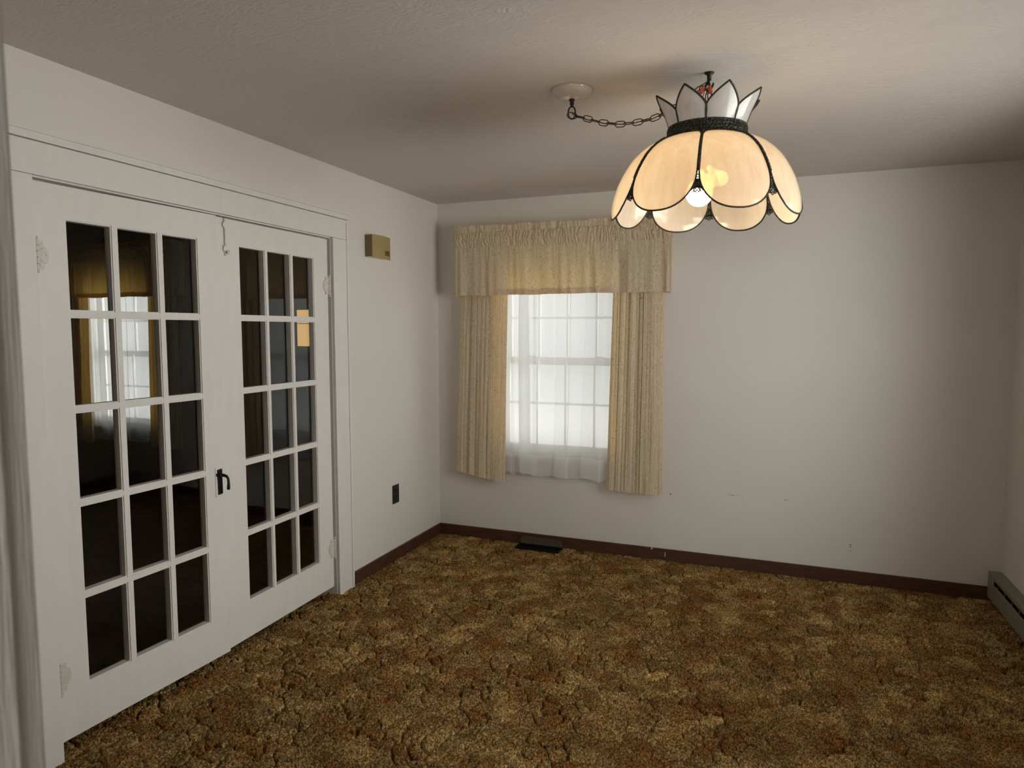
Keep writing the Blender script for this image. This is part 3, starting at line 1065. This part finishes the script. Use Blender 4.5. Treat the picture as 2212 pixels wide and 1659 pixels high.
def sheer(name, x0t, x1t, x0b, x1b, y0, amp, seed, zb, side):
    ZT, ZH = 1.99, 0.645

    def pos(u, v, z):
        tt = (ZT - z) / (ZT - zb)
        x = x0t + (x1t - x0t) * u + ((x0b - x0t) * (1 - u) + (x1b - x1t) * u) * tt
        x += amp * 0.5 * fnoise(u * 6 + 7, 0.0, seed) * tt - amp * 1.1 * math.sin(4 * PI * (u * 3.1 + 0.35 * fnoise(u * 3, tt * 0.4, seed)))
        grow = 0.6 + 0.8 * max(0.0, tt - 0.3)
        y = y0 - amp * grow * (0.5 + 0.5 * math.sin(2 * PI * (u * 3.1 + 0.35 * fnoise(u * 3, tt * 0.4, seed)))) - 0.3 * amp * fnoise(u * 17, tt * 0.5, seed + 3)
        z2 = z + (0.010 * math.sin(2 * PI * (u * 3.1 + 0.2)) + 0.008 * fnoise(u * 9, 0, seed + 1)) * tt ** 6
        return (x, y, z2)
    o = sheet(name, M['sheer'], lambda u, v: pos(u, v, ZT - (ZT - ZH) * v), 130, 50)
    # the deep bottom hem
    sheet('hem', M['sheer_hem'], lambda u, v: pos(u, v, ZH - (ZH - zb) * v), 130, 16, o)
    if side:
        def fs(u, v):
            x, y, z = pos(u * 0.075, v, ZT - (ZT - ZH) * v)
            return (x, y - 0.0015, z)
        sheet('side_hem', M['sheer_hem'], fs, 8, 50, o)
    return o


sheer_a = sheer('sheer_curtain', 0.50, 0.70, 0.485, 0.715, -0.042, 0.004, 2.0, 0.505, False)
tag(sheer_a, 'flat white sheer panel against the left of the sunlit window', 'sheer curtain')
sheer_b = sheer('sheer_curtain', 0.652, 1.36, 0.672, 1.33, -0.052, 0.016, 3.3, 0.502, True)
tag(sheer_b, 'wavy white sheer panel across the middle of the sunlit window', 'sheer curtain')


def copy_tree(o, d=None, parent=None):
    c = o.copy()
    COL.objects.link(c)
    if parent is not None:
        c.parent = parent
    if d is not None:
        c.location = Vector(o.location) + Vector(d)
    for ch in list(o.children):
        copy_tree(ch, None, c)
    return c


for src, lab in ((drape_l, 'dim amber drape seen through the left french door'), (drape_r, 'dark drape seen through the far panes of the left french door'),
                 (val, 'dim gathered valance seen through the top panes of the left french door'),
                 (sheer_a, 'flat sheer panel seen through the left french door'), (sheer_b, 'wavy sheer panel seen through the left french door')):
    c = copy_tree(src, (DX, 0, 0.05 if src is val else 0.03))
    c['label'] = lab

# ------------------------------------------------------------------ small wall and floor things
# chime box
ch = empty('door_chime', (0, -0.83, 1.937))
tag(ch, 'gold and white door chime box on the wall beside the door casing', 'door chime')
MB().box((0.0005, -0.091, -0.002), (0.043, 0.082, 0.132)).build('chime_base', M['white_plastic'], ch, bevel=0.003)
cv = MB()
ny = 20
front_p, back_p = [], []
for k in range(ny + 1):
    q = k / ny
    y = -0.098 + 0.205 * q
    x = 0.049 + 0.013 * math.sin(PI * q)
    front_p.append((x, y))
    back_p.append((x - 0.004, y))
prof = front_p + back_p[::-1]
cv.prism(prof, lambda a, b, d: (a, b, d), -0.006, 0.131)
cover = tag(cv.build('chime_cover', M['gold'], ch, bevel=0.001), 'bowed gold front')
MB().box((0.002, -0.0985, 0.0005), (0.050, -0.0935, 0.127)).build('side_panel', M['gold_side'], ch, bevel=0.001)
MB().box((0.002, 0.0965, 0.0005), (0.046, 0.1005, 0.127)).build('side_panel', M['gold_side'], ch, bevel=0.001)
lb = MB()
for k in range(6):
    pass
P = []
for i in range(9):
    q = 0.60 + 0.33 * i / 8
    y = -0.098 + 0.205 * q
    x = 0.049 + 0.013 * math.sin(PI * q)
    P.append([(x + 0.0008, y, 0.016 + 0.030 * j / 3) for j in range(4)])
lo = lb.grid(P).build('chime_label', M['gold_dark'], cover)
md = lo.modifiers.new('thickness', 'SOLIDIFY')
md.thickness = 0.0012
tag(lo, 'small dark label')
ln = MB()
for i in range(5):
    q = 0.68 + 0.035 * i
    y = -0.098 + 0.205 * q
    x = 0.049 + 0.013 * math.sin(PI * q) + 0.0012
    ln.box((x, y, 0.029 + 0.001 * (i % 2)), (x + 0.0008, y + 0.005, 0.0325 + 0.001 * (i % 2)))
ln.build('label_mark', M['cord'], lo)

# black outlet plate
ob = empty('outlet_plate', (0, -0.6235, 0.372))
tag(ob, 'black outlet plate low on the wall between casing and corner', 'outlet')
MB().box((0.0003, -0.0385, 0), (0.006, 0.0385, 0.122)).build('cover_plate', M['black'], ob, bevel=0.003)
so = MB()
for zz in (0.033, 0.075):
    so.prism([(0.0165 * cos(2 * PI * k / 20), zz + 0.007 + max(-0.0125, min(0.0125, 0.0165 * sin(2 * PI * k / 20)))) for k in range(20)], lambda a, b, d: (d, a, b), 0.004, 0.0075)
so.build('socket', M['blackened'], ob)

# floor register with a deflector
rg = empty('floor_register', (0.81, -0.09, 0))
tag(rg, 'dark floor register with curved deflector beneath the window', 'floor register')
gr = MB()
gr.box((-0.157, -0.052, 0.0), (0.157, -0.046, 0.010)).box((-0.157, 0.040, 0.0), (0.157, 0.052, 0.010)).box((-0.157, -0.046, 0.0), (-0.149, 0.040, 0.010)).box((0.149, -0.046, 0.0), (0.157, 0.040, 0.010))
for k in range(1, 26):
    x = -0.149 + 0.298 * k / 26
    gr.box((x - 0.0017, -0.046, 0.002), (x + 0.0017, 0.040, 0.009))
gr.build('grille', M['blackened'], rg)
MB().box((-0.15, -0.047, 0.0005), (0.15, 0.041, 0.0015)).build('duct_shade', M['black'], rg)  # flat black sheet stands in for the shade below the slats
dp = MB()
pts = [(-0.150, 0.0)]
for k in range(7):
    a = PI - PI / 2 * k / 6
    pts.append((-0.120 + 0.030 * cos(a), 0.022 + 0.030 * sin(a)))
for k in range(7):
    a = PI / 2 - PI / 2 * k / 6
    pts.append((0.120 + 0.030 * cos(a), 0.022 + 0.030 * sin(a)))
pts.append((0.150, 0.0))
dp.prism(pts, lambda a, b, d: (a, d + 0.25 * (0.052 - b) * 0.0, b + 0.006), 0.046, 0.050)
dp.tube([(a, 0.0455, b + 0.006) for a, b in pts], 0.003, 6)
tag(dp.build('deflector', M['register'], rg, bevel=0.001), 'upright rounded deflector')

# electric baseboard heater along the right wall
ht = empty('baseboard_heater', (RW, -0.05, 0))
tag(ht, 'olive grey baseboard heater along the right wall', 'baseboard heater')
yl0, yl1 = -2.0, 0.02
xb, xf = -0.0005, -0.063
shell = MB()
shell.prism([(xb, 0.02), (xb, 0.172), (xf + 0.002, 0.172), (xf + 0.002, 0.168), (xb - 0.004, 0.168), (xb - 0.004, 0.02)], lambda a, b, d: (a, d, b), yl0, yl1)
shell.prism([(xf, 0.028), (xf, 0.118), (xf + 0.003, 0.121), (xf + 0.003, 0.028)], lambda a, b, d: (a, d, b), yl0, yl1)
shell.prism([(xf, 0.150), (xf, 0.171), (xf + 0.003, 0.171), (xf + 0.003, 0.150)], lambda a, b, d: (a, d, b), yl0, yl1)
shell.box((xb, yl1 - 0.004, 0.02), (xf, yl1, 0.1725)).box((xb, yl0, 0.02), (xf, yl0 + 0.004, 0.1725))
shell.box((xf - 0.0012, yl1 - 0.105, 0.03), (xf + 0.001, yl1, 0.171))
shell.box((xb - 0.004, yl0, 0.018), (xf + 0.006, yl1, 0.022))
shell.build('heater_casing', M['heater'], ht, bevel=0.001)
fn_ = MB()
for k in range(17):
    y = yl0 + 0.06 + k * 0.112
    fn_.box((xf + 0.001, y, 0.119), (xf + 0.004, y + 0.003, 0.152))
fn_.box((xf + 0.004, yl0 + 0.01, 0.119), (xf + 0.006, yl1 - 0.01, 0.122))
fn_.build('grille', M['heater'], ht)
MB().box((xb - 0.006, yl0 + 0.006, 0.03), (xf + 0.03, yl1 - 0.006, 0.145)).build('heating_element', M['black'], ht)
MB().box((xf + 0.02, yl0, 0.0), (xb - 0.004, yl1, 0.018)).build('toe_gap_shade', M['black'], ht)  # solid black block painted as the shaded gap under the casing

# curtain pull cord and its loose tip
pc_ = MB()
cpts = [(1.574, -0.028, 0.60), (1.5735, -0.028, 0.30), (1.573, -0.027, 0.20), (1.5705, -0.025, 0.14), (1.574, -0.024, 0.110), (1.582, -0.022, 0.085)]
pc_.tube(cpts, 0.0009, 6)
pc_.tube([(1.5745, -0.024, 0.11), (1.571, -0.024, 0.085), (1.567, -0.022, 0.070)], 0.0009, 6)
co = tag(pc_.build('pull_cord', M['white_plastic']), 'thin white curtain cord trailing below the right drape', 'cord')
MB().tube([(1.575, -0.022, 0.076), (1.568, -0.021, 0.069), (1.563, -0.021, 0.066)], lambda i: (0.0028, 0.0036, 0.0022)[i], 8).build('knot', M['white_plastic'], co, smooth=True)
tag(MB().tube([(1.655, -0.0165, 0.026), (1.655, -0.0165, 0.056)], lambda i: (0.0022, 0.0016)[i], 8).build('cord_tip', M['white_plastic']), 'tiny white plastic tip standing against the back baseboard', 'cord tip')

# unidentified amber glow in the room beyond, drawn as an emissive panel
am = empty('amber_panel', (-1.185, -0.001, 1.375))
tag(am, 'unidentified amber glowing panel seen through the right french door', 'glowing panel')
MB().box((-0.052, -0.03, 0.0), (0.052, 0.0, 0.285)).build('glow_panel', M['amber'], am, bevel=0.003)
MB().box((-0.054, -0.034, 0.175), (0.054, -0.001, 0.180)).box((-0.054, -0.034, 0.19), (0.054, -0.001, 0.194)).build('panel_band', M['gold_side'], am)

# ------------------------------------------------------------------ swag lamp
O = Vector((2.0332, -1.8441, 1.8893))
UP = Vector((0.0208, -0.0186, 1.0)).normalized()
tocam = CAM - O
TC = (tocam - UP * tocam.dot(UP)).normalized()
SD = UP.cross(TC) * -1.0
if SD.dot(R) < 0:
    SD = -SD
TH0 = math.radians(-4.05)
LAMP = empty('pendant_lamp', O)
tag(LAMP, 'scalloped cream glass pendant lamp with pointed crown, hanging lit on a chain', 'pendant lamp')


def lp(th, r, h):
    """point of the lamp, relative to its base"""
    return UP * h + (TC * cos(th) + SD * sin(th)) * r


PR = [(0.0, 0.3185), (0.03, 0.3215), (0.06, 0.3185), (0.09, 0.311), (0.12, 0.3015), (0.15, 0.288), (0.18, 0.271), (0.205, 0.254), (0.228, 0.233), (0.246, 0.212), (0.262, 0.188), (0.273, 0.162), (0.283, 0.125)]


def dome_r(h):
    h = max(0.0, min(PR[-1][0], h))
    for (a, ra), (b, rb) in zip(PR, PR[1:]):
        if h <= b:
            q = (h - a) / (b - a)
            return ra + (rb - ra) * q
    return PR[-1][1]


SEG = PI / 4
PHM = SEG / 2 * 0.975
HS = 0.118


def petal_edge(t):
    """bottom and top height at |t| <= 1 across the petal"""
    e = math.sqrt(max(0.0, 1 - abs(t) ** 2.3))
    return HS * (1 - e), 0.283 - 0.030 * abs(t) ** 7


shade = MB().lathe([(0.12, 0.0), (0.132, 0.0), (0.132, 0.004), (0.12, 0.004)], 48).build('shade_ring', M['iron'], LAMP)
shade.data.transform(Matrix.Translation(UP * 0.282) @ UP.to_track_quat('Z', 'Y').to_matrix().to_4x4())
for k in range(8):
    a0 = TH0 + (k + 0.5) * SEG
    nu, nv = 24, 30

    def pt(t, v, dr=0.0):
        b, tp = petal_edge(t)
        h = b + (tp - b) * v
        return lp(a0 + PHM * t, dome_r(h) + 0.007 * (1 - t * t) + dr, h)
    P = [[pt(math.sin(PI / 2 * (2 * i / nu - 1)), j / nv) for j in range(nv + 1)] for i in range(nu + 1)]
    po = MB().grid(P).build('shade_petal', M['slag'], LAMP, smooth=True, recalc=False)
    c = MB()
    ring = [pt(math.sin(PI / 2 * (2 * i / nu - 1)), 0) for i in range(nu + 1)] + [pt(1, j / 20) for j in range(1, 20)] + [pt(math.sin(PI / 2 * (1 - 2 * i / nu)), 1) for i in range(nu + 1)] + [pt(-1, 1 - j / 20) for j in range(1, 20)]
    c.tube(ring, 0.0030, 6, closed=True)
    c.build('petal_came', M['iron'], po, smooth=True)
    # roped seam strip and filigree corner below it
    s = MB()
    a1 = TH0 + k * SEG
    n = 70
    pts, rads = [], []
    for i in range(n + 1):
        h = 0.278 - (0.278 - 0.122) * i / n
        pts.append(lp(a1, dome_r(h) + 0.003, h))
    s.tube(pts, lambda i: 0.0042 + 0.0014 * ((i % 3) == 0), 7)
    hb = 0.064
    def edge_t(h):
        # petal outline inverse: |t| at height h
        e = 1 - h / HS
        return max(0.0, 1 - e ** 2) ** (1 / 2.3)
    def fil(h0, h1, inset):
        m_ = 8
        P = []
        for i in range(m_ + 1):
            h = h0 + (h1 - h0) * i / m_
            gap = SEG / 2 - PHM * edge_t(h)
            P.append([lp(a1 + gap * q, dome_r(h) + 0.001, h) for q in (-1, -0.5, 0, 0.5, 1)])
        s.grid(P)
    fil(0.092, 0.060, 0)
    # scalloped lower border with a centre drop
    gap = SEG / 2 - PHM * edge_t(0.060)
    for q in (-0.72, -0.36, 0.0, 0.36, 0.72):
        hh = 0.059 - (0.004 if q else 0.009)
        s.tube([lp(a1 + gap * q + 0.014 * cos(2 * PI * i / 10), 0.317, hh + 0.0045 * sin(2 * PI * i / 10)) for i in range(10)], 0.0019, 5, closed=True)
    # open scrolls above it
    for q, h, rr in ((-0.45, 0.100, 0.0048), (0.45, 0.100, 0.0048), (0.0, 0.110, 0.004)):
        s.tube([lp(a1 + (SEG / 2 - PHM * edge_t(h)) * q + rr / 0.3 * cos(2 * PI * i / 10), dome_r(h) + 0.001, h + rr * sin(2 * PI * i / 10)) for i in range(10)], 0.0014, 5, closed=True)
    s.build('filigree_seam', M['band'], LAMP)

# filigree band round the neck
bd = MB()
AX = UP.to_track_quat('Z', 'Y').to_matrix()
bd.lathe([(0.131, 0.277), (0.1355, 0.277), (0.1370, 0.280), (0.1355, 0.284), (0.1355, 0.316), (0.1372, 0.320), (0.1355, 0.3235), (0.131, 0.3235), (0.131, 0.277)], 96, ax=AX)
bdo = bd.build('neck_band', M['band'], LAMP, smooth=True)
bead = MB()
for k in range(72):
    a = 2 * PI * k / 72
    for j in range(3):
        hh = 0.2885 + 0.0115 * j
        aa = a + (PI / 72 if j % 2 else 0)
        c0 = lp(aa, 0.1362, hh)
        nrm = (TC * cos(aa) + SD * sin(aa))
        tg = UP.cross(nrm)
        bead.add([c0 + tg * 0.0052, c0 + UP * 0.0052, c0 - tg * 0.0052, c0 - UP * 0.0052, c0 + nrm * 0.0028], [(0, 1, 4), (1, 2, 4), (2, 3, 4), (3, 0, 4)])
bead.build('band_relief', M['band'], bdo)

# crown of pointed petals
TC0 = math.radians(-2.0)
for k in range(8):
    a0 = TC0 + (k + 0.5) * SEG

    def cp(t, s):
        h = 0.321 + 0.104 * s
        r = 0.134 + 0.030 * s + 0.022 * s * s
        if s < 0.42:
            wd = 0.0485 + 0.006 * math.sin(PI / 2 * s / 0.42)
        else:
            q = (s - 0.42) / 0.58
            wd = 0.0545 * (1 - q ** 1.55)
        b = lp(a0, r - 0.30 * wd * wd * t * t / 0.05, h)
        tg = (SD * cos(a0) - TC * sin(a0))
        return b + tg * wd * t
    P = [[cp(-1 + 2 * i / 10, j / 22) for j in range(23)] for i in range(11)]
    po = MB().grid(P).build('crown_petal', M['slag_white'], LAMP, smooth=True, recalc=False)
    ring = [cp(-1, j / 22) for j in range(23)] + [cp(1, j / 22) for j in range(22, -1, -1)]
    MB().tube(ring, 0.0034, 6).build('petal_came', M['iron'], po, smooth=True)

# sockets and bulbs
stem = MB()
stem.tube([UP * 0.30, UP * 0.20], 0.008, 10)
stem.lathe([(0.0, 0.30), (0.13, 0.300), (0.13, 0.304), (0.0, 0.304)], 32, ax=AX)
bulbs = []
for th, tilt, rb, hb in ((math.radians(-28), 0.42, 0.045, 0.100), (math.radians(52), 0.85, 0.030, 0.135), (math.radians(170), 0.85, 0.030, 0.135)):
    d = (TC * cos(th) + SD * sin(th))
    ax = (d * sin(tilt) - UP * cos(tilt)).normalized()
    top = UP * 0.21 + d * 0.02
    c = top + ax * 0.085
    stem.tube([UP * 0.235, top, top + ax * 0.035], lambda i: (0.006, 0.016, 0.017)[i], 14)
    bulbs.append((c, ax, rb, top + ax * 0.03))
sto = stem.build('lamp_socket', M['iron'], LAMP, smooth=True)
bulbs[0] = (lp(math.radians(-50), 0.022, 0.097), -UP, 0.047, UP * 0.17)
bulbs[1] = (lp(math.radians(38), 0.085, 0.135), (lp(math.radians(38), 0.085, 0.135) - UP * 0.2).normalized(), 0.026, UP * 0.19 + lp(math.radians(38), 0.03, 0))
for c, ax, rb, nk in bulbs:
    b = MB()
    A = ax.to_track_quat('Z', 'Y').to_matrix()
    L_ = (c - nk).length
    prof = [(0.012, -L_)] + [(max(0.012, rb * math.sin(PI * j / 14)) if j < 4 else rb * math.sin(PI * j / 14), -rb * cos(PI * j / 14)) for j in range(2, 14)] + [(0.0, rb)]
    b.lathe(prof, 24, c, A)
    tag(b.build('light_bulb', M['bulb'], LAMP, smooth=True), 'lit globe bulb')


# chain: links along a path
def links(mb, pts, pitch, ln, wd, wire, twist0=0):
    pts = [Vector(p) for p in pts]
    d = [0]
    for a, b in zip(pts, pts[1:]):
        d.append(d[-1] + (b - a).length)

    def at(s):
        s = max(0, min(d[-1], s))
        for i in range(len(pts) - 1):
            if s <= d[i + 1]:
                q = (s - d[i]) / (d[i + 1] - d[i])
                return pts[i].lerp(pts[i + 1], q)
        return pts[-1]
    n = int(d[-1] / pitch)
    for k in range(n + 1):
        s = k * d[-1] / n
        p = at(s)
        t = (at(s + 0.012) - at(s - 0.012)).normalized()
        up = Vector((0, 0, 1)) if abs(t.z) < 0.9 else Vector((1, 0, 0))
        sd = t.cross(up).normalized()
        up2 = sd.cross(t)
        w = up2 if (k + twist0) % 2 else sd
        ring = []
        for i in range(18):
            a = 2 * PI * i / 18
            ring.append(p + t * (ln / 2 * cos(a)) + w * (wd / 2 * sin(a) * (1.15 if abs(sin(a)) < 0.9 else 1.0)))
        mb.tube(ring, wire, 6, closed=True)


Y0 = -1.858
swag = [(1.547, Y0 - 0.002, 2.308), (1.596, Y0, 2.294), (1.662, Y0, 2.270), (1.725, Y0, 2.257), (1.79, Y0, 2.256), (1.853, Y0, 2.264), (1.886, Y0, 2.275), (1.948, Y0, 2.303), (1.995, Y0, 2.329), (2.030, Y0, 2.352)]
chn = MB()
links(chn, [Vector(p) - O for p in swag], 0.031, 0.040, 0.021, 0.0018, 1)
chn.build('swag_chain', M['iron'], LAMP, smooth=True)
chv = MB()
links(chv, [Vector((2.044, -1.856, 2.345)) - O, UP * 0.385, UP * 0.32], 0.027, 0.036, 0.020, 0.0018)
chv.build('hanging_chain', M['iron'], LAMP, smooth=True)
# lamp cord looped through the chain, with twist-on connectors
cord = MB()
cp_ = [(1.547, Y0, 2.315), (1.60, Y0 - 0.004, 2.288), (1.68, Y0 - 0.006, 2.262), (1.76, Y0 - 0.004, 2.252), (1.85, Y0 - 0.004, 2.262), (1.93, Y0, 2.293), (1.985, Y0 - 0.01, 2.335), (2.012, Y0 - 0.014, 2.352), (2.030, Y0 - 0.016, 2.350), (2.040, Y0 - 0.012, 2.325), (2.046, Y0 - 0.006, 2.285), (2.042, Y0, 2.25), (2.040, -1.85, 2.21)]
cord.tube([Vector(p) - O for p in cp_], 0.0023, 7)
cord.tube([Vector(p) - O for p in ((1.985, Y0, 2.30), (2.0, Y0 - 0.02, 2.34), (2.022, Y0 - 0.02, 2.355), (2.03, Y0 - 0.012, 2.33), (2.02, Y0 - 0.01, 2.30), (2.035, Y0 - 0.012, 2.285), (2.055, Y0 - 0.012, 2.30), (2.052, Y0 - 0.012, 2.33))], 0.0018, 6)
cord.build('lamp_cord', M['cord'], LAMP, smooth=True)
for p, d in (((2.024, Y0 - 0.018, 2.338), (0.5, 0, 0.9)), ((2.050, Y0 - 0.014, 2.338), (-0.15, 0, 1))):
    A = Vector(d).to_track_quat('Z', 'Y').to_matrix()
    MB().lathe([(0.0, -0.013), (0.0075, -0.013), (0.0068, 0.0), (0.0042, 0.011), (0.0, 0.013)], 10, Vector(p) - O, A).build('wire_connector', M['orange'], LAMP)

# ceiling hook
hk = MB()
hc = Vector((2.044, -1.853, 0))
hk.lathe([(0.0, H), (0.0165, H), (0.0165, H - 0.003), (0.011, H - 0.006), (0.0078, H - 0.010), (0.0070, H - 0.026), (0.0, H - 0.026)], 20, hc)
hp = [(hc.x, hc.y, H - 0.024), (hc.x - 0.006, hc.y, H - 0.036), (hc.x - 0.013, hc.y, H - 0.046), (hc.x - 0.012, hc.y, H - 0.056), (hc.x - 0.002, hc.y, H - 0.061), (hc.x + 0.008, hc.y, H - 0.054), (hc.x + 0.013, hc.y, H - 0.044), (hc.x + 0.015, hc.y, H - 0.036)]
hk.tube(hp, lambda i: (0.006, 0.0052, 0.0045, 0.004, 0.004, 0.004, 0.0042, 0.0025)[i], 8)
tag(shift(hk.build('ceiling_hook', M['iron'], smooth=True), hc + Vector((0, 0, H))), 'small dark hook screwed to the ceiling right above the lamp', 'hook')
# canopy
ca = empty('ceiling_canopy', (1.547, -1.862, H))
tag(ca, 'shallow white dome canopy on the ceiling where the chain ends', 'ceiling canopy')
cb = MB()
cb.lathe([(0.0, -0.0005), (0.0785, -0.0005), (0.0785, -0.004), (0.074, -0.012), (0.062, -0.021), (0.045, -0.028), (0.026, -0.0325), (0.0, -0.034)], 48)
cb.build('canopy_dome', M['canopy'], ca, smooth=True)
lp_ = MB()
lp_.lathe([(0.0, -0.033), (0.010, -0.033), (0.011, -0.038), (0.0065, -0.043), (0.009, -0.048), (0.0062, -0.055), (0.005, -0.062), (0.0, -0.063)], 18)
lp_.tube([(0.0135 * cos(2 * PI * i / 20) * 0.9, 0.0135 * cos(2 * PI * i / 20) * 0.45, -0.082 + 0.0235 * sin(2 * PI * i / 20)) for i in range(20)], 0.0028, 7, closed=True)
tag(lp_.build('canopy_loop', M['iron'], ca, smooth=True), 'dark loop under the canopy')
